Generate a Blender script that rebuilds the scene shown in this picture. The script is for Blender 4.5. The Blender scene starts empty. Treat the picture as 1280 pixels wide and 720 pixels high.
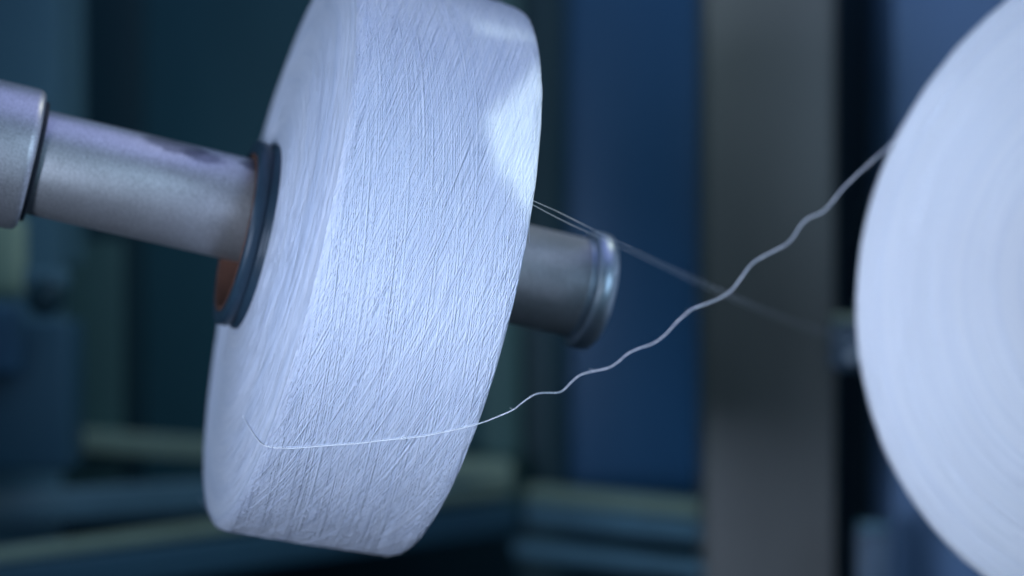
import bpy, math, random
import numpy as np
from mathutils import Vector, Matrix
random.seed(7); rng = np.random.default_rng(11)
S = 0.00028            # metres per unit; one unit = one photo pixel at the 3000-unit working distance
F = 3000.0
CAM = Vector((0, 0, 1.2))
scene = bpy.context.scene
COL = scene.collection

def U(px, py, d):      # a point seen at (px,py) at depth d, in local units
    return np.array([(px-640)/F*d, d, (360-py)/F*d])
def W(p):              # units -> metres
    return Vector((p[0]*S, p[1]*S, p[2]*S)) + CAM
def norm(v): v = np.array(v, float); return v/np.linalg.norm(v)

# ------------------------------------------------------------------ tagging
def tag(o, label=None, cat=None, group=None, kind=None):
    if label: o['label'] = label
    if cat: o['category'] = cat
    if group: o['group'] = group
    if kind: o['kind'] = kind
    return o
def empty(name, p, rot=None):
    o = bpy.data.objects.new(name, None); COL.objects.link(o)
    M = Matrix.Translation(W(p))
    if rot is not None: M = M @ rot.to_4x4()
    o.matrix_world = M; o.empty_display_size = .02
    return o
def link(name, me, mat, parent=None, smooth=True):
    o = bpy.data.objects.new(name, me); COL.objects.link(o)
    if mat: me.materials.append(mat)
    if smooth: me.shade_smooth()
    if parent is not None: o.parent = parent
    return o

# ------------------------------------------------------------------ materials
def newmat(name):
    m = bpy.data.materials.new(name); m.use_nodes = True
    nt = m.node_tree; b = nt.nodes['Principled BSDF']
    return m, nt, b
def N(nt, t, **k):
    n = nt.nodes.new(t)
    for a, v in k.items():
        if a in n.inputs: n.inputs[a].default_value = v
        else: setattr(n, a, v)
    return n
def painted(name, col, rough=.5, metal=0., var=.25, scale=25, bump=.02, spec=.5, stretch=(1,1,.25)):
    m, nt, b = newmat(name)
    tc = N(nt, 'ShaderNodeTexCoord'); mp = N(nt, 'ShaderNodeMapping'); mp.inputs['Scale'].default_value = stretch
    nt.links.new(tc.outputs['Object'], mp.inputs[0])
    n = N(nt, 'ShaderNodeTexNoise', Scale=scale, Detail=5.0, Roughness=.6); nt.links.new(mp.outputs[0], n.inputs['Vector'])
    r = N(nt, 'ShaderNodeValToRGB')
    r.color_ramp.elements[0].position = .3; r.color_ramp.elements[1].position = .75
    r.color_ramp.elements[0].color = tuple(c*(1-var) for c in col)+(1,)
    r.color_ramp.elements[1].color = tuple(min(1, c*(1+var)) for c in col)+(1,)
    nt.links.new(n.outputs['Fac'], r.inputs[0]); nt.links.new(r.outputs[0], b.inputs['Base Color'])
    b.inputs['Roughness'].default_value = rough; b.inputs['Metallic'].default_value = metal
    b.inputs['Specular IOR Level'].default_value = spec*.6
    if bump:
        n2 = N(nt, 'ShaderNodeTexNoise', Scale=scale*30, Detail=3.0); nt.links.new(tc.outputs['Object'], n2.inputs['Vector'])
        bp = N(nt, 'ShaderNodeBump', Strength=bump*5, Distance=.0002)
        nt.links.new(n2.outputs['Fac'], bp.inputs['Height']); nt.links.new(bp.outputs[0], b.inputs['Normal'])
    return m

def yarn_mat(name, dirs=((13, .006, .36), (-7, .008, .40), (11, .012, .7), (15, .014, .75)), strength=.4, ca=(.54, .60, .74), cb=(.745, .775, .875), metal=.15):
    """white filament yarn: uv = (arc length, axial) in units; cross-wound streak relief"""
    m, nt, b = newmat(name)
    uv = N(nt, 'ShaderNodeUVMap'); uv.uv_map = 'wind'
    hs = []
    for ang, sx, sy in dirs:
        mp = N(nt, 'ShaderNodeMapping'); mp.inputs['Rotation'].default_value = (0, 0, math.radians(ang))
        nt.links.new(uv.outputs[0], mp.inputs[0])
        mp2 = N(nt, 'ShaderNodeMapping'); mp2.inputs['Scale'].default_value = (sx, sy, 1)
        nt.links.new(mp.outputs[0], mp2.inputs[0])
        n = N(nt, 'ShaderNodeTexNoise', Scale=1.0, Detail=1.2, Roughness=.45, noise_dimensions='2D')
        nt.links.new(mp2.outputs[0], n.inputs['Vector']); hs.append(n.outputs['Fac'])
    acc = hs[0]
    for h in hs[1:]:
        a = N(nt, 'ShaderNodeMath', operation='ADD'); nt.links.new(acc, a.inputs[0]); nt.links.new(h, a.inputs[1]); acc = a.outputs[0]
    bp = N(nt, 'ShaderNodeBump', Strength=strength, Distance=.0011)
    nt.links.new(acc, bp.inputs['Height']); nt.links.new(bp.outputs[0], b.inputs['Normal'])
    mr = N(nt, 'ShaderNodeMapRange'); mr.inputs['From Min'].default_value = 1.4; mr.inputs['From Max'].default_value = 2.6
    nt.links.new(acc, mr.inputs[0])
    mx = N(nt, 'ShaderNodeMix', data_type='RGBA')
    mx.inputs['A'].default_value = ca+(1,); mx.inputs['B'].default_value = cb+(1,)
    nt.links.new(mr.outputs[0], mx.inputs['Factor']); nt.links.new(mx.outputs['Result'], b.inputs['Base Color'])
    b.inputs['Roughness'].default_value = .5; b.inputs['Specular IOR Level'].default_value = .5; b.inputs['Metallic'].default_value = metal
    b.inputs['Sheen Weight'].default_value = .15; b.inputs['Sheen Roughness'].default_value = .5
    return m

def thread_mat():
    m, nt, b = newmat('loose_yarn')
    tc = N(nt, 'ShaderNodeTexCoord'); n = N(nt, 'ShaderNodeTexNoise', Scale=3000., Detail=2.)
    nt.links.new(tc.outputs['Object'], n.inputs['Vector'])
    r = N(nt, 'ShaderNodeValToRGB'); r.color_ramp.elements[0].color = (.8, .83, .9, 1); r.color_ramp.elements[1].color = (.92, .93, .96, 1)
    nt.links.new(n.outputs['Fac'], r.inputs[0]); nt.links.new(r.outputs[0], b.inputs['Base Color'])
    b.inputs['Roughness'].default_value = .45
    return m

def metal_mat(name, base, rough, stains=()):
    """bead-blasted aluminium with grain and a few oily stains given in object units"""
    m, nt, b = newmat(name)
    tc = N(nt, 'ShaderNodeTexCoord')
    g = N(nt, 'ShaderNodeTexNoise', Scale=1500., Detail=3., Roughness=.7); nt.links.new(tc.outputs['Object'], g.inputs['Vector'])
    big = N(nt, 'ShaderNodeTexNoise', Scale=70., Detail=4., Roughness=.65); nt.links.new(tc.outputs['Object'], big.inputs['Vector'])
    r = N(nt, 'ShaderNodeValToRGB')
    r.color_ramp.elements[0].position = .27; r.color_ramp.elements[1].position = .45
    r.color_ramp.elements[0].color = tuple(c*.6 for c in base)+(1,); r.color_ramp.elements[1].color = tuple(base)+(1,)
    a = N(nt, 'ShaderNodeMath', operation='MULTIPLY_ADD'); a.inputs[1].default_value = .6
    nt.links.new(g.outputs['Fac'], a.inputs[0])
    a2 = N(nt, 'ShaderNodeMath', operation='MULTIPLY'); a2.inputs[1].default_value = .12; nt.links.new(big.outputs['Fac'], a2.inputs[0])
    nt.links.new(a2.outputs[0], a.inputs[2]); nt.links.new(a.outputs[0], r.inputs[0])
    colout = r.outputs[0]
    for (c, rad, stretch) in stains:
        mp = N(nt, 'ShaderNodeMapping', vector_type='POINT'); mp.inputs['Scale'].default_value = stretch
        sub = N(nt, 'ShaderNodeVectorMath', operation='SUBTRACT'); sub.inputs[1].default_value = tuple(x*S for x in c)
        nt.links.new(tc.outputs['Object'], sub.inputs[0]); nt.links.new(sub.outputs[0], mp.inputs[0])
        ln = N(nt, 'ShaderNodeVectorMath', operation='LENGTH'); nt.links.new(mp.outputs[0], ln.inputs[0])
        ad = N(nt, 'ShaderNodeMath', operation='MULTIPLY_ADD'); ad.inputs[1].default_value = rad*S*1.4
        sb = N(nt, 'ShaderNodeMath', operation='SUBTRACT'); nt.links.new(big.outputs['Fac'], sb.inputs[0]); sb.inputs[1].default_value = .5
        nt.links.new(sb.outputs[0], ad.inputs[0]); nt.links.new(ln.outputs['Value'], ad.inputs[2])
        mr = N(nt, 'ShaderNodeMapRange', interpolation_type='SMOOTHSTEP'); mr.inputs['From Min'].default_value = rad*S*.75; mr.inputs['From Max'].default_value = rad*S*1.15
        mr.inputs['To Min'].default_value = .6; mr.inputs['To Max'].default_value = 0
        nt.links.new(ad.outputs[0], mr.inputs[0])
        mx = N(nt, 'ShaderNodeMix', data_type='RGBA'); mx.inputs['B'].default_value = (.06, .07, .1, 1)
        nt.links.new(mr.outputs[0], mx.inputs['Factor']); nt.links.new(colout, mx.inputs['A']); colout = mx.outputs['Result']
    nt.links.new(colout, b.inputs['Base Color'])
    b.inputs['Metallic'].default_value = .82; b.inputs['Roughness'].default_value = rough
    bp = N(nt, 'ShaderNodeBump', Strength=.35, Distance=.00012)
    nt.links.new(g.outputs['Fac'], bp.inputs['Height']); nt.links.new(bp.outputs[0], b.inputs['Normal'])
    return m

# ------------------------------------------------------------------ mesh builders (axis = local X, units -> metres)
def lathe(profile, seg=128, off=(0, 0), closed=False, wob=None):
    """profile: list of (s, r); revolved about local X; returns mesh"""
    pr = list(profile); n = len(pr)
    vs = []; fs = []
    for i in range(seg):
        t = 2*math.pi*i/seg; c, s_ = math.cos(t), math.sin(t)
        for (s, r) in pr:
            rr = r + (wob(s, t) if wob else 0)
            vs.append((s*S, (rr*c+off[0])*S, (rr*s_+off[1])*S))
    m = n if closed else n-1
    for i in range(seg):
        j = (i+1) % seg
        for k in range(m):
            k2 = (k+1) % n
            fs.append((i*n+k, i*n+k2, j*n+k2, j*n+k))
    me = bpy.data.meshes.new('m'); me.from_pydata(vs, [], fs); me.update()
    import bmesh
    bm = bmesh.new(); bm.from_mesh(me); bmesh.ops.remove_doubles(bm, verts=bm.verts, dist=1e-7)
    bmesh.ops.recalc_face_normals(bm, faces=bm.faces); bm.to_mesh(me); bm.free()
    return me

def tube_mesh(pts, rad, seg=8, flat=1.0):
    """pts: world-unit positions (already relative to parent origin) -> tube; rad may be list"""
    pts = [np.array(p, float) for p in pts]; n = len(pts)
    rad = rad if hasattr(rad, '__len__') else [rad]*n
    vs = []; fs = []; up = np.array([0, 1., .13])
    for i, p in enumerate(pts):
        t = norm(pts[min(i+1, n-1)]-pts[max(i-1, 0)])
        a = norm(np.cross(t, up)); b = np.cross(t, a)
        for k in range(seg):
            w = 2*math.pi*k/seg
            vs.append(tuple((p+rad[i]*(a*math.cos(w)+b*flat*math.sin(w)))*S))
    for i in range(n-1):
        for k in range(seg):
            fs.append((i*seg+k, i*seg+(k+1) % seg, (i+1)*seg+(k+1) % seg, (i+1)*seg+k))
    fs.append(tuple(range(seg))); fs.append(tuple((n-1)*seg+k for k in range(seg))[::-1])
    me = bpy.data.meshes.new('m'); me.from_pydata(vs, [], fs); me.update(); return me

def smooth_path(ctrl, n):
    """Catmull-Rom through control points"""
    c = [np.array(p, float) for p in ctrl]; c = [2*c[0]-c[1]]+c+[2*c[-1]-c[-2]]
    out = []
    m = len(c)-3
    for i in range(n+1):
        u = i/n*m; k = min(int(u), m-1); t = u-k
        p0, p1, p2, p3 = c[k:k+4]
        out.append(.5*((2*p1)+(-p0+p2)*t+(2*p0-5*p1+4*p2-p3)*t*t+(-p0+3*p1-3*p2+p3)*t**3))
    return out

# ------------------------------------------------------------------ the wound package
def rprof(prof):
    ps = np.array([p[0] for p in prof]); pr = np.array([p[1] for p in prof])
    return lambda s: np.interp(s, ps, pr)

def smooth_noise(n, step, amp):
    k = max(2, int(n/step)+2)
    c = rng.normal(0, amp, k)
    return np.interp(np.linspace(0, k-1, n), np.arange(k), c)

def wound_yarn(cyl, face, back, n_cross, n_face, seed=1):
    """cyl: [(s,r)] along the winding surface (left to right, rounded shoulders), face: [(s,r)] from core out, back: rim to core.
    The body and every visible strand of the outermost layers are one mesh."""
    prof = face+cyl+back
    seg = 360
    pp = np.array(prof, float); n = len(pp)
    dl = np.concatenate([[0], np.cumsum(np.linalg.norm(np.diff(pp, axis=0), axis=1))])
    t = np.linspace(0, 2*np.pi, seg+1)
    V = []; UV = []
    wv = 0.9*np.sin(3*t+1)+0.6*np.sin(7*t)
    s = np.broadcast_to(pp[:, 0], (seg+1, n)); r = pp[:, 1][None, :]+wv[:, None]*(pp[:, 1][None, :]/400)
    V.append(np.stack([s, r*np.cos(t)[:, None], r*np.sin(t)[:, None]], -1).reshape(-1, 3))
    UV.append(np.stack([np.broadcast_to(t[:, None]*400, (seg+1, n)), np.broadcast_to(dl, (seg+1, n))], -1).reshape(-1, 2))
    i = np.arange(seg)[:, None]; k = np.arange(n-1)[None, :]
    Q = [np.stack([i*n+k, (i+1)*n+k, (i+1)*n+k+1, i*n+k+1], -1).reshape(-1, 4)]
    base = (seg+1)*n
    MI = [np.broadcast_to((np.arange(n-1) < len(face)-1).astype(int)[None], (seg, n-1)).ravel()]
    rf = rprof(cyl)
    s0, s1 = cyl[0][0]+1.0, cyl[-1][0]-2.0
    half = (s1-s0)/2; mid = (s0+s1)/2
    # half-ellipse ribbon section
    sec = [(-1, -.35), (-.62, .6), (0, 1), (.62, .6), (1, -.35)]
    def strand(s, th, rr, w, h, du):
        nonlocal base
        P = np.stack([s, rr*np.cos(th), rr*np.sin(th)], -1)
        T = np.gradient(P, axis=0); T /= np.linalg.norm(T, axis=1)[:, None]
        if du == 'cyl': Nn = np.stack([0*s, np.cos(th), np.sin(th)], -1)
        else: Nn = np.broadcast_to(np.array(du, float), P.shape)+0*P; Nn = Nn/np.linalg.norm(Nn, axis=1)[:, None]
        B = np.cross(T, Nn); B /= np.linalg.norm(B, axis=1)[:, None]
        m = len(s); X = []
        for a, b in sec: X.append(P+B*(a*w)+Nn*(b*h))
        X = np.stack(X, 1).reshape(-1, 3)
        V.append(X)
        uvv = np.stack([th*400, s], -1)[:, None, :]+np.array([[a*w*.3, a*w] for a, b in sec])[None]
        UV.append(uvv.reshape(-1, 2))
        ii = np.arange(m-1)[:, None]*5; kk = np.arange(4)[None]
        Q.append((base+np.stack([ii+kk, ii+kk+1, ii+5+kk+1, ii+5+kk], -1)).reshape(-1, 4))
        base += m*5
        MI.append(np.full((m-1)*4, 0 if isinstance(du, str) else 1))
    tanp = math.tan(math.radians(13))
    for q in range(n_cross):
        L = rng.uniform(.35, 1.12)*math.pi
        main = rng.random() < .70
        phi0 = -math.pi/2-.2+rng.uniform(0, max(.02, math.pi+.4-L))+(0 if main else math.pi)
        m = max(8, int(L/math.pi*(2*half/tanp)/9*(1 if main else 1.8)))
        phi = phi0+np.linspace(0, L, m)
        kf = .992
        ss = mid+half*np.arcsin(kf*np.sin(phi))/math.asin(kf)
        dth = (2*half/tanp)/400/math.pi*(rng.uniform(.92, 1.1) if main else rng.uniform(1.6, 2.3))
        th = rng.uniform(0, 2*math.pi)-(phi-phi0)*dth
        ss = ss+smooth_noise(m, 20, .15)
        off = smooth_noise(m, 24, .66)-.12
        off[0] = off[-1] = -2.5
        w = rng.uniform(.7, 1.2)
        strand(ss, th, rf(ss)+off, w, w*.5, 'cyl')
    for q in range(n_cross//22):       # a few stray filaments standing off the surface
        L = rng.uniform(.03, .12)*math.pi; m = 14; u = np.linspace(0, 1, m)
        at_edge = rng.random() < .6
        ss = np.full(m, (s0+rng.uniform(0, 14)) if rng.random() < .5 else (s1-rng.uniform(0, 14))) if at_edge else s0+(s1-s0)*rng.random()+u*rng.uniform(-14, 14)
        th = rng.uniform(0, 2*math.pi)+u*L
        strand(ss+smooth_noise(m, 5, 1.), th, rf(ss)+4*u*(1-u)*rng.uniform(1.5, 5)-.5, .3, .25, 'cyl')
    # end-face strands: gentle spirals where each layer turns back
    fs_ = np.array([p[0] for p in face]); fr_ = np.array([p[1] for p in face])
    ff = lambda r: np.interp(r, fr_, fs_)
    rmin, rmax = fr_[0]+4, fr_[-1]-1
    for q in range(n_face):
        L = rng.uniform(.5, 1.8)
        m = max(8, int(L*26))
        r0 = rmin+(rmax-rmin)*math.sqrt(rng.random())
        dr = rng.normal(0, 8)+5
        rr = np.clip(r0+np.linspace(0, dr, m)+smooth_noise(m, 14, .2), rmin, rmax)
        th = rng.uniform(0, 2*math.pi)+np.linspace(0, L, m)
        off = smooth_noise(m, 14, .2)+rng.uniform(-.5, .35); off[0] = off[-1] = -2
        w = rng.uniform(.7, 1.3)
        strand(ff(rr)-off, th, rr, w, w*.45, (-1, 0, 0))
    V = np.concatenate(V)*S; UV = np.concatenate(UV); Q = np.concatenate(Q).astype(np.int32)
    me = bpy.data.meshes.new('wound_yarn')
    me.vertices.add(len(V)); me.vertices.foreach_set('co', V.astype(np.float32).ravel())
    me.loops.add(Q.size); me.loops.foreach_set('vertex_index', Q.ravel())
    me.polygons.add(len(Q)); me.polygons.foreach_set('loop_start', np.arange(0, Q.size, 4, dtype=np.int32))
    me.polygons.foreach_set('loop_total', np.full(len(Q), 4, dtype=np.int32))
    uvl = me.uv_layers.new(name='wind'); uvl.data.foreach_set('uv', UV[Q.ravel()].astype(np.float32).ravel())
    me.polygons.foreach_set('material_index', np.concatenate(MI).astype(np.int32))
    me.update(calc_edges=True); me.validate()
    return me

YARN = yarn_mat('white_filament_yarn')
FLAT = ((.5, .0014, .36), (-.7, .002, .24), (1.2, .003, .75), (.2, .0012, .12))
YARNF = yarn_mat('white_filament_yarn_end_face', FLAT, .3)
YARN2 = yarn_mat('white_filament_yarn_second', ((0, 0, .10), (0, 0, .045), (0, 0, .4), (.3, .0012, .8)), .32, (.78, .82, .90), (.93, .94, .96), 0.)
THREAD = thread_mat()
RINGBLUE = painted('dark_blue_core_paper', (.022, .045, .068), .42, 0, .3, 60, .05)
CARD = painted('brown_cardboard', (.10, .045, .03), .85, 0, .3, 90, .1)
ALU = metal_mat('blasted_aluminium', (.78, .77, .78), .42,
                stains=(((-165, -38, 68), 22, (.5, 1, 1)), ((-130, -48, 62), 16, (.45, 1, 1)), ((-52, -42, 66), 15, (.5, 1, 1)), ((-300, -34, 96), 12, (.4, 1, 1))))
ALU2 = metal_mat('blasted_aluminium_collar', (.76, .75, .77), .42)
GAP_SHADE = painted('dark_gap_shade', (.02, .025, .035), .6, 0, .2, 60, 0)  # near-black colour puts in the shadow of the collar groove
DARKMETAL = metal_mat('darker_turned_metal', (.55, .64, .72), .36)

AX = np.array([0.94425652, 0.24674792, -0.21793368]); C0 = np.array([-329.609, 3360., 65.4536])
def axis_rot(a):
    a = Vector(a).normalized(); z = Vector((0, 0, 1)); y = z.cross(a).normalized(); z2 = a.cross(y)
    return Matrix((a, y, z2)).transposed()
R1 = axis_rot(AX)
def local_frame(R, c):
    Rn = np.array(R); return lambda p: Rn.T@(np.array(p, float)-c)
toL = local_frame(R1, C0)

# profiles of the hanging bobbin (s along the axis, r)
CYL1 = [(-2, 393), (-1, 398), (1.5, 402.5), (5, 405.5), (10, 407), (18, 407.5), (60, 406), (125, 404), (190, 400.5), (226, 399), (244, 397.5), (251, 395), (254, 389)]
FACE1 = [(-30, 124), (-29, 140), (-27, 180), (-22, 240), (-15, 310), (-8, 360), (-3.5, 384), (-2.5, 390)]
BACK1 = [(256, 372), (266, 300), (278, 200), (284, 124)]

def core_tube(parent, s0, s1, sf, ro=129., ri=107., detail=True):
    prof = [(s0+1.5, ri), (s0, ri+3), (s0, ro-2), (s0+1.5, ro), (sf-14, ro), (sf-12, ro-4), (sf-8, ro-4.5), (sf-5, ro+.5), (sf+2, ro+2), (sf+6, ro), (s1-2, ro), (s1, ro-2), (s1, ri+2), (s1-2, ri)]
    o = link('core_tube', lathe(prof, 160), RINGBLUE, parent)
    liner = [(s0-.6, ri-1), (s0-1, ri+1), (s0-1, ri+6), (s0+.4, ri+6), (s0+.4, ri+1), (s1-1, ri+1), (s1+1.5, ri+1), (s1+1.5, ri-1.5), (s0+2, ri-1.5)]
    link('core_liner', lathe(liner, 160, closed=True), CARD, parent)
    return o

# ---- thing: hanging bobbin
bob = empty('yarn_bobbin', C0, R1)
tag(bob, 'white cross-wound yarn bobbin hanging tilted on the metal spindle in sharp focus', 'bobbin', 'yarn bobbins on the machine')
link('wound_yarn', wound_yarn(CYL1, FACE1, BACK1, 3600, 1500), YARN, bob).data.materials.append(YARNF)
core_tube(bob, -58, 300, -30, 131., 107.)

# ---- thing: spindle through the bobbin (rests against the top of the hole)
SPR = 72.
sp0 = C0+np.array(R1)@np.array([0, 0, 32.])
spin = empty('spindle', sp0, R1)
tag(spin, 'bead-blasted aluminium spindle carrying the hanging bobbin, thick collar at its left end', 'spindle')
link('shaft', lathe([(-900, 0), (-900, SPR), (-348, SPR), (-342, SPR+.5), (438, SPR+.5), (440, SPR-3), (441, 0)], 160), ALU, spin)
link('collar', lathe([(-900, 0), (-900, 98), (-365, 98), (-357, 96.5), (-353, 92), (-353, 0)], 160), ALU2, spin)
link('groove_ring', lathe([(-354, 0), (-354, 84), (-346, 83), (-345, 0)], 128), GAP_SHADE, spin)
cap = link('end_cap', lathe([(444, 0), (444, 70), (445, 80), (449, 85), (461, 86.5), (472, 84.5), (478, 76), (479, 0)], 128), DARKMETAL, spin)
link('cap_groove', lathe([(438, 0), (438, 74), (445.5, 74), (445.5, 0)], 128), DARKMETAL, spin)

# ---- loose yarn end: lies over the face and barrel, then floats away to the right
def surf_depth(px, py, lift=1.4):
    cyl = rprof(CYL1); fs = np.array([p[0] for p in FACE1]); fr = np.array([p[1] for p in FACE1])
    for d in np.arange(2850, 3700, .5):
        s, y, z = toL(U(px, py, d)); r = math.hypot(y, z)
        if 0 <= s <= 253 and r <= cyl(s)+lift: return d
        if s < 0 and r < 404 and s >= np.interp(r, fr, fs)-lift*1.6: return d
    return 3100.
lay = [(304, 520), (309, 530), (317, 543), (325, 553), (334, 558.5), (350, 560), (370, 560), (395, 558), (420, 556), (450, 554), (480, 550), (505, 548), (530, 545), (555, 540), (578, 535), (592, 531.5)]
def knot(pts): return pts
lp = []
for a, b in zip(lay[:-1], lay[1:]):
    for q in range(4):
        t = q/4; x = a[0]*(1-t)+b[0]*t; y = a[1]*(1-t)+b[1]*t
        lp.append((x, y))
lp.append(lay[-1])
dep = [surf_depth(x, y) for x, y in lp]
dep = np.convolve(np.pad(dep, 2, 'edge'), np.ones(5)/5, 'valid')-.4
lay3 = smooth_path([U(x, y, d) for (x, y), d in list(zip(lp, dep))[::3]], 90)
air = [(597, 530), (612, 525), (640, 513), (652, 504), (665, 495), (675, 491.5), (685, 491), (696, 491), (704, 488), (714, 478), (725, 469), (740, 464.5), (760, 460), (772, 453), (785, 442), (800, 435), (815, 430),
       (830, 420), (842, 407), (855, 394), (868, 385), (885, 379), (903, 371), (916, 361), (926, 348), (937, 333), (948, 324), (965, 315), (982, 306), (992, 296), (1000, 283), (1010, 273), (1024, 267), (1036, 258), (1050, 240), (1064, 225), (1080, 210), (1103, 190), (1130, 163)]
n = len(air)
d0 = float(dep[-1])
airp = smooth_path([U(x, y, d0+(3560-d0)*(i/(n-1))**1.0) for i, (x, y) in enumerate(air)], 260)
path = lay3+airp[1:]
o0 = path[0]
me = tube_mesh([p-o0 for p in path], [.5+.5*min(1, i/12) for i in range(len(lay3))]+[(.82+.12*min(1, i/60))*(1+.16*math.sin(i*1.7)*math.sin(i*.43+1)) for i in range(len(airp)-1)], 8)
lt = link('loose_yarn_end', me, THREAD); lt.location = W(o0)
tag(lt, 'wavy loose white yarn end trailing across the hanging bobbin and over to the right one', 'thread')

kp = surf_depth(505, 547.5); kp = U(505, 547.5, kp-1.2)
kn = [kp+np.array([math.cos(t)*2.0+t*.25-1.2, math.sin(t*1.3)*.8-.4, math.sin(t)*1.7]) for t in np.linspace(0, 8.5, 26)]
link('knot', tube_mesh([p-o0 for p in kn], .75, 6), THREAD, lt)
for (x, y, a, L) in ((503, 548, 2.4, 6), (508, 547, -.8, 7), (641, 512, 1.9, 5), (742, 464, 2.2, 7), (858, 391, 1.2, 6)):
    i0 = int(np.argmin([abs(640+F*p[0]/p[1]-x) for p in path])); p0 = path[i0]
    fb = [p0+np.array([math.cos(a+q*.12)*L*q/5, -.2*q, math.sin(a+q*.12)*L*q/5]) for q in range(6)]
    link('fibre_end', tube_mesh([p-o0 for p in fb], .22, 5), THREAD, lt)

# ---- two taut yarns behind
def simple_thread(pts, rad, label, group=None):
    path = smooth_path([U(*p) for p in pts], 120); o0 = path[0]
    o = link('taut_yarn', tube_mesh([p-o0 for p in path], rad, 8), THREAD); o.location = W(o0)
    tag(o, label, 'thread', group); return o
G = 'taut yarns running from behind the hanging bobbin'
simple_thread([(655, 246, 3085), (700, 266, 3150), (762, 297, 3260), (880, 353, 3560), (970, 393, 3860), (1050, 419, 4150), (1075, 428, 4200)], .33,
              'upper of two taut pale yarns descending from behind the hanging bobbin to the bracket', G)
simple_thread([(655, 250, 3085), (700, 274, 3150), (762, 303, 3280), (880, 358, 3640), (970, 396, 4050), (1050, 425, 4400), (1075, 434, 4500)], .33,
              'lower of two taut pale yarns descending from behind the hanging bobbin to the bracket', G)

# ---- thing: the second bobbin at the right, face turned to the camera
AX2 = norm([1, 1.1, -.25]); C2 = U(1446, 340, 3400); R2 = axis_rot(AX2)
bob2 = empty('yarn_bobbin', C2, R2)
tag(bob2, 'large blurred white yarn bobbin at the right showing its flat end face', 'bobbin', 'yarn bobbins on the machine')
CYL2 = [(0, 504), (3, 508), (9, 510), (60, 508), (125, 505), (190, 502), (240, 497), (250, 490)]
FACE2 = [(-26, 168), (-25, 180), (-24, 200), (-21, 250), (-19, 300), (-14, 360), (-11, 400), (-7, 450), (-3, 490), (-1, 500)]
BACK2 = [(256, 470), (270, 300), (284, 168)]
link('wound_yarn', wound_yarn(CYL2, FACE2, BACK2, 500, 350), YARN2, bob2).data.materials.append(YARN2)
core_tube(bob2, -52, 300, -26, 170., 148.)
spin2 = empty('spindle', C2+np.array(R2)@np.array([0, 0, 75.]), R2)
tag(spin2, 'metal spindle passing through the core of the right bobbin at the right frame edge', 'spindle')
link('shaft', lathe([(-200, 0), (-200, 70), (-196, SPR), (700, SPR), (700, 0)], 96), ALU2, spin2)
link('end_cap', lathe([(-220, 0), (-219, 70), (-214, 78), (-208, 80), (-204, 78), (-200, 74), (-200, 0)], 96), DARKMETAL, spin2)

# ------------------------------------------------------------------ background machinery
K = 1.60                # the machinery stands well behind the focus plane
def bd(d): return 3030+(d-3030)*K*1.1
def prism(pts_front, pts_back, origin, bevel=4):
    vs = [tuple((p-origin)*S) for p in list(pts_front)+list(pts_back)]
    fs = [(0, 1, 2, 3), (7, 6, 5, 4), (0, 4, 5, 1), (1, 5, 6, 2), (2, 6, 7, 3), (3, 7, 4, 0)]
    me = bpy.data.meshes.new('m'); me.from_pydata(vs, [], fs); me.update()
    import bmesh
    bm = bmesh.new(); bm.from_mesh(me); bmesh.ops.recalc_face_normals(bm, faces=bm.faces)
    if bevel: bmesh.ops.bevel(bm, geom=list(bm.edges), offset=bevel*S, segments=3, affect='EDGES', profile=.5)
    bm.to_mesh(me); bm.free(); return me
def box(name, x0, y0, x1, y1, d, th, mat, parent=None, bevel=5, org=None):
    """box whose front face covers that region at depth d, th deep"""
    d = bd(d); a, b = U(x0, y0, d), U(x1, y1, d)
    fr = [np.array([a[0], d, a[2]]), np.array([b[0], d, a[2]]), np.array([b[0], d, b[2]]), np.array([a[0], d, b[2]])]
    bk = [p+np.array([0, th, 0]) for p in fr]
    o0 = org if org is not None else (fr[3]+bk[2])/2
    o = link(name, prism(fr, bk, o0, bevel), mat, None, True)
    if parent is None: o.location = W(o0)
    else: o.parent = parent
    return o
def rail(name, x0, y0, d0, x1, y1, d1, h, th, mat, parent=None, bevel=5, org=None):
    """horizontal bar between two points; h tall, th deep"""
    a, b = U(x0, y0, bd(d0)), U(x1, y1, bd(d1)); h = h*1.12
    k = norm(np.cross(norm(b-a), [0, 0, 1])); k = k if k[1] > 0 else -k
    z = np.array([0, 0, h/2.])
    fr = [a+z, b+z, b-z, a-z]; bk = [p+k*th for p in fr]
    o0 = org if org is not None else a
    o = link(name, prism(fr, bk, o0, bevel), mat, None, True)
    if parent is None: o.location = W(o0)
    else: o.parent = parent
    return o

TEAL = painted('teal_dark_panel', (.042, .13, .165), .45, 0, .25, 6)
TEALD = painted('near_black_frame', (.016, .052, .07), .5, 0, .2, 6)
BLUE = painted('blue_panel', (.022, .10, .22), .4, 0, .2, 5)
NAVY = painted('navy_panel', (.04, .105, .16), .45, 0, .2, 5)
STEELBLUE = painted('steel_blue_cabinet', (.095, .17, .30), .42, 0, .12, 6)
GREYBLUE = painted('grey_blue_post', (.10, .205, .265), .45, 0, .2, 6)
COLUMN = painted('grey_column', (.15, .152, .148), .42, .2, .25, 5)
GREEN = painted('green_grey_post', (.07, .15, .15), .5, 0, .25, 6)
PALE = painted('pale_green_rail_glint', (.25, .33, .27), .4, 0, .2, 8)  # lamp reflections on the rails put in as a pale base colour
RAIL = painted('blue_grey_rail', (.10, .20, .27), .35, 0, .25, 8)
BRK = painted('slate_bracket', (.08, .125, .18), .4, 0, .2, 12)

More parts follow.
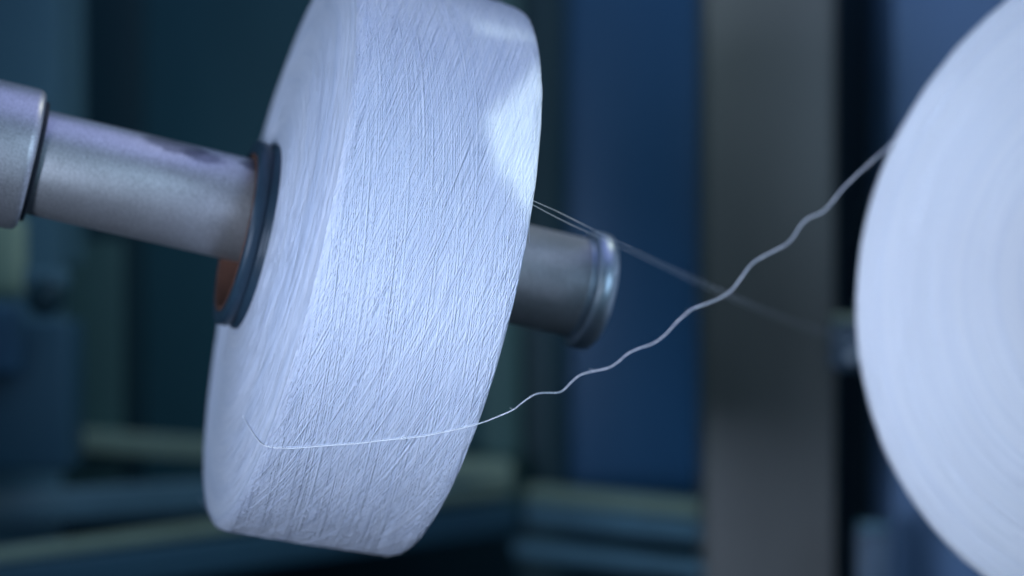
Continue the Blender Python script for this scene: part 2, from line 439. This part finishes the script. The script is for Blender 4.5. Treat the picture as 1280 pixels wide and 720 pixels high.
# setting
o = box('back_wall', -900, -600, 2200, 1300, 5500, 60, painted('wall_paint', (.03, .09, .13), .6, 0, .3, 3), bevel=0); tag(o, kind='structure')
fl = bpy.data.meshes.new('m'); zf = -1000
fl.from_pydata([(-4000*S, 1500*S, 0), (4000*S, 1500*S, 0), (4000*S, 7600*S, 0), (-4000*S, 7600*S, 0)], [], [(0, 1, 2, 3)])
o = link('floor', fl, painted('dark_floor', (.01, .02, .03), .5, 0, .3, 3)); o.location = CAM+Vector((0, 0, zf*S)); tag(o, kind='structure')

# machine frame behind the bobbin
FO = U(640, 700, bd(4750))
fr = empty('machine_enclosure', FO); tag(fr, 'dark teal machine enclosure frame with lower rails behind the hanging bobbin', 'machine frame')
B = lambda *a, **k: box(*a, parent=fr, org=FO, **k)
RL = lambda *a, **k: rail(*a, parent=fr, org=FO, **k)
B('panel', 170, -150, 600, 630, 4800, 30, TEAL)
B('panel', 690, -150, 900, 620, 4780, 30, BLUE)
B('post', 650, -150, 706, 860, 4740, 60, TEALD)
B('post', 98, -150, 176, 620, 4650, 70, TEALD)
B('post', 600, -150, 650, 640, 4700, 40, GREEN)
B('post', 82, 300, 152, 640, 4500, 40, GREEN)
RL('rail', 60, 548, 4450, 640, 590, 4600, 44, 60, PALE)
RL('rail', -40, 640, 4200, 640, 596, 4640, 62, 60, RAIL)
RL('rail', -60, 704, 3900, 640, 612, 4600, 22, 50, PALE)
RL('rail', -60, 740, 3880, 650, 646, 4600, 64, 50, NAVY)
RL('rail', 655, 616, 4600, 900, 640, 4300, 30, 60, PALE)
RL('rail', 655, 642, 4590, 900, 668, 4290, 44, 60, RAIL)
RL('rail', 640, 686, 4500, 900, 716, 4250, 30, 60, RAIL)

o = box('enclosure_post', -60, -150, 72, 900, 4300, 90, GREYBLUE); tag(o, 'broad blurred grey-blue upright at the far left edge behind the collar', 'post')
o = box('enclosure_post', 72, -150, 100, 330, 4350, 60, painted('lighter_post', (.10, .2, .24), .45, 0, .1, 8)); tag(o, 'narrow lighter teal upright strip beside the broad left one', 'post')
o = box('machine_column', 880, -200, 1045, 900, 4250, 200, COLUMN, bevel=14); tag(o, 'wide dark grey column between the blue panel and the right bobbin', 'column')
o = box('dark_post', 1040, -200, 1118, 900, 4480, 120, TEALD, bevel=8); tag(o, 'near-black upright between the grey column and the blue cabinet', 'post')
o = box('machine_cabinet', 1116, -200, 1500, 1000, 4300, 400, STEELBLUE, bevel=16); tag(o, 'steel blue cabinet behind the right bobbin', 'cabinet')
# brackets
def bracket(x0, y0, x1, y1, d, label, topmat):
    org = U((x0+x1)/2, y1, bd(d))
    e = empty('bracket', org); tag(e, label, 'bracket', 'small slate brackets behind the right bobbin')
    box('plate', x0, y0+10, x1, y1, d, 70, BRK, parent=e, org=org, bevel=6)
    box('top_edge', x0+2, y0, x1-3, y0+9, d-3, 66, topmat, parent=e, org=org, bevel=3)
    cy = lathe([(0, 0), (0, 12), (10, 12), (12, 9), (12, 0)], 32)
    b_ = link('bolt', cy, DARKMETAL, e); b_.rotation_euler = (0, 0, -math.pi/2); b_.location = (0, -1*S, 26*S)
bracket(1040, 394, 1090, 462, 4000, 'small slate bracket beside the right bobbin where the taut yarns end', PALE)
bracket(1074, 655, 1114, 800, 4100, 'lower slate bracket at the bottom edge below the right bobbin', GREYBLUE)

# left-edge machinery
pl = U(30, 420, bd(4000))
e = empty('clamp_lever', pl); tag(e, 'blurred machine clamp with dark round knob below the collar at the left edge', 'clamp')
k = lathe([(0, 0), (0, 24), (5, 34), (30, 36), (40, 30), (44, 0)], 48); kb = link('knob', k, TEALD, e)
kb.rotation_euler = (0, 0, -math.pi/2); kb.location = ((U(60, 372, bd(3950))-pl)*S)
box('knob_highlight', 28, 336, 82, 362, 4010, 60, GREYBLUE, parent=e, org=pl, bevel=8)  # highlight on the knob put in as a grey-blue block
o = box('pale_tube', -30, 270, 28, 372, 4100, 60, painted('pale_yellow_tube', (.35, .45, .33), .5, 0, .1, 10), bevel=20); tag(o, 'pale green upright tube end peeking out below the collar', 'tube')
o = box('control_box', -60, 380, 22, 470, 4050, 80, painted('soft_blue_paint', (.05, .13, .22), .45, 0, .1, 8), bevel=16); tag(o, 'blurred mid-blue box at the left edge under the pale tube', 'box')
o = box('machine_cabinet', -120, 400, 86, 590, 4080, 180, NAVY, bevel=14); tag(o, 'navy blurred machine housing at the lower left edge', 'cabinet')

# ------------------------------------------------------------------ lights
def look(o, target):
    o.rotation_euler = (Vector(target)-o.location).to_track_quat('-Z', 'Y').to_euler()
def area(name, loc, tgt, size, power, col, sy=None):
    l = bpy.data.lights.new(name, 'AREA'); l.energy = power; l.color = col; l.size = size
    if sy: l.shape = 'RECTANGLE'; l.size_y = sy
    o = bpy.data.objects.new(name, l); COL.objects.link(o); o.location = loc; look(o, tgt); return o
T = W(U(480, 340, 3100))
area('key_lamp', (-.50, -.12, 1.16), W(U(520, 345, 3100)), .26, 0.51, (.63, .75, 1.0), .26).data.spread = math.radians(30)
area('second_key_lamp', (-.22, -.10, 1.32), W(U(1330, 380, 3400)), .2, 0.041, (.87, .89, 1.0), .2).data.spread = math.radians(24)  # added lamp, narrow beam to brighten the right bobbin alone
area('fill_lamp', (.62, .30, 1.40), W(U(700, 340, 3400)), .4, 2.0, (.52, .74, 1.0))
area('top_lamp', (.22, 1.0, 2.0), T, .9, 2.2, (.40, .44, 1.0))
area('back_lamp', (.02, 1.14, 1.66), (-.02, 1.5, 1.0), .2, .16, (.72, 1.0, .90)).data.spread = math.radians(84)  # added lamp, lights the background and rails but not the bobbin top
area('rear_side_lamp', (.45, 1.35, 2.0), W(U(700, 600, 3700)), .2, .9, (.95, 1.0, .62))
# small hard work lamp from the upper right and an added unseen plate cut to mask it: the crisp patches on the bobbin shoulder
LP = Vector((.50, .45, 1.85))
def onb(x, y): return W(U(x, y, surf_depth(x, y, 0)))
sl = bpy.data.lights.new('work_lamp', 'SPOT'); sl.energy = 17; sl.color = (.84, 1.0, .90); sl.spot_size = math.radians(7.6); sl.spot_blend = .7; sl.shadow_soft_size = .006
so = bpy.data.objects.new('work_lamp', sl); COL.objects.link(so); so.location = LP; look(so, onb(655, 150))
g0 = onb(650, 90); gv = []
for (x, y) in ((668, 50), (640, 47), (600, 42), (586, 26), (577, 8), (560, 0.5), (440, 0.5), (400, 20), (360, 330), (330, 540), (560, 560), (664, 420), (650, 340), (622, 250), (602, 190), (606, 150), (640, 118), (668, 94)):
    q = onb(min(x, 662), y); q = q+(q-g0)*(.35 if x < 580 else 0); gv.append(q.lerp(LP, .42))
# stretch the right end beyond the bobbin
e1 = gv[0]+(gv[0]-gv[1])*2.2; e2 = gv[-1]+(gv[-1]-gv[-2])*1.6
gv = [e1]+gv+[e2]
me = bpy.data.meshes.new('m'); nn = len(gv); nrm = (LP-g0).normalized()*.0015
me.from_pydata([tuple(v-gv[0]) for v in gv]+[tuple(v-gv[0]+nrm) for v in gv], [], [tuple(range(nn)), tuple(range(2*nn-1, nn-1, -1))]+[(k, (k+1) % nn, nn+(k+1) % nn, nn+k) for k in range(nn)]); me.update()
gp = link('light_mask_plate', me, TEALD, None, False); gp.location = gv[0]
tag(gp, 'added off-frame dark plate above the hanging bobbin, cut to shade its right shoulder', 'plate')

w = bpy.data.worlds.new('World'); scene.world = w; w.use_nodes = True
bg = w.node_tree.nodes['Background']; bg.inputs[0].default_value = (.20, .50, .76, 1); bg.inputs[1].default_value = .155

# ------------------------------------------------------------------ camera
cd = bpy.data.cameras.new('camera'); cam = bpy.data.objects.new('camera', cd); COL.objects.link(cam)
cam.location = CAM; cam.rotation_euler = (math.pi/2, 0, 0)
cd.sensor_width = 36; cd.lens = 36*F/1280; cd.clip_start = .01; cd.clip_end = 50
cd.dof.use_dof = True; cd.dof.focus_distance = 3030*S
APER = 72*S                                    # aperture diameter
cd.dof.aperture_fstop = cd.lens/1000/APER
scene.camera = cam
scene.view_settings.view_transform = 'Standard'; scene.view_settings.look = 'None'
scene.view_settings.exposure = 0; scene.view_settings.gamma = 1
scene.render.engine = 'CYCLES'
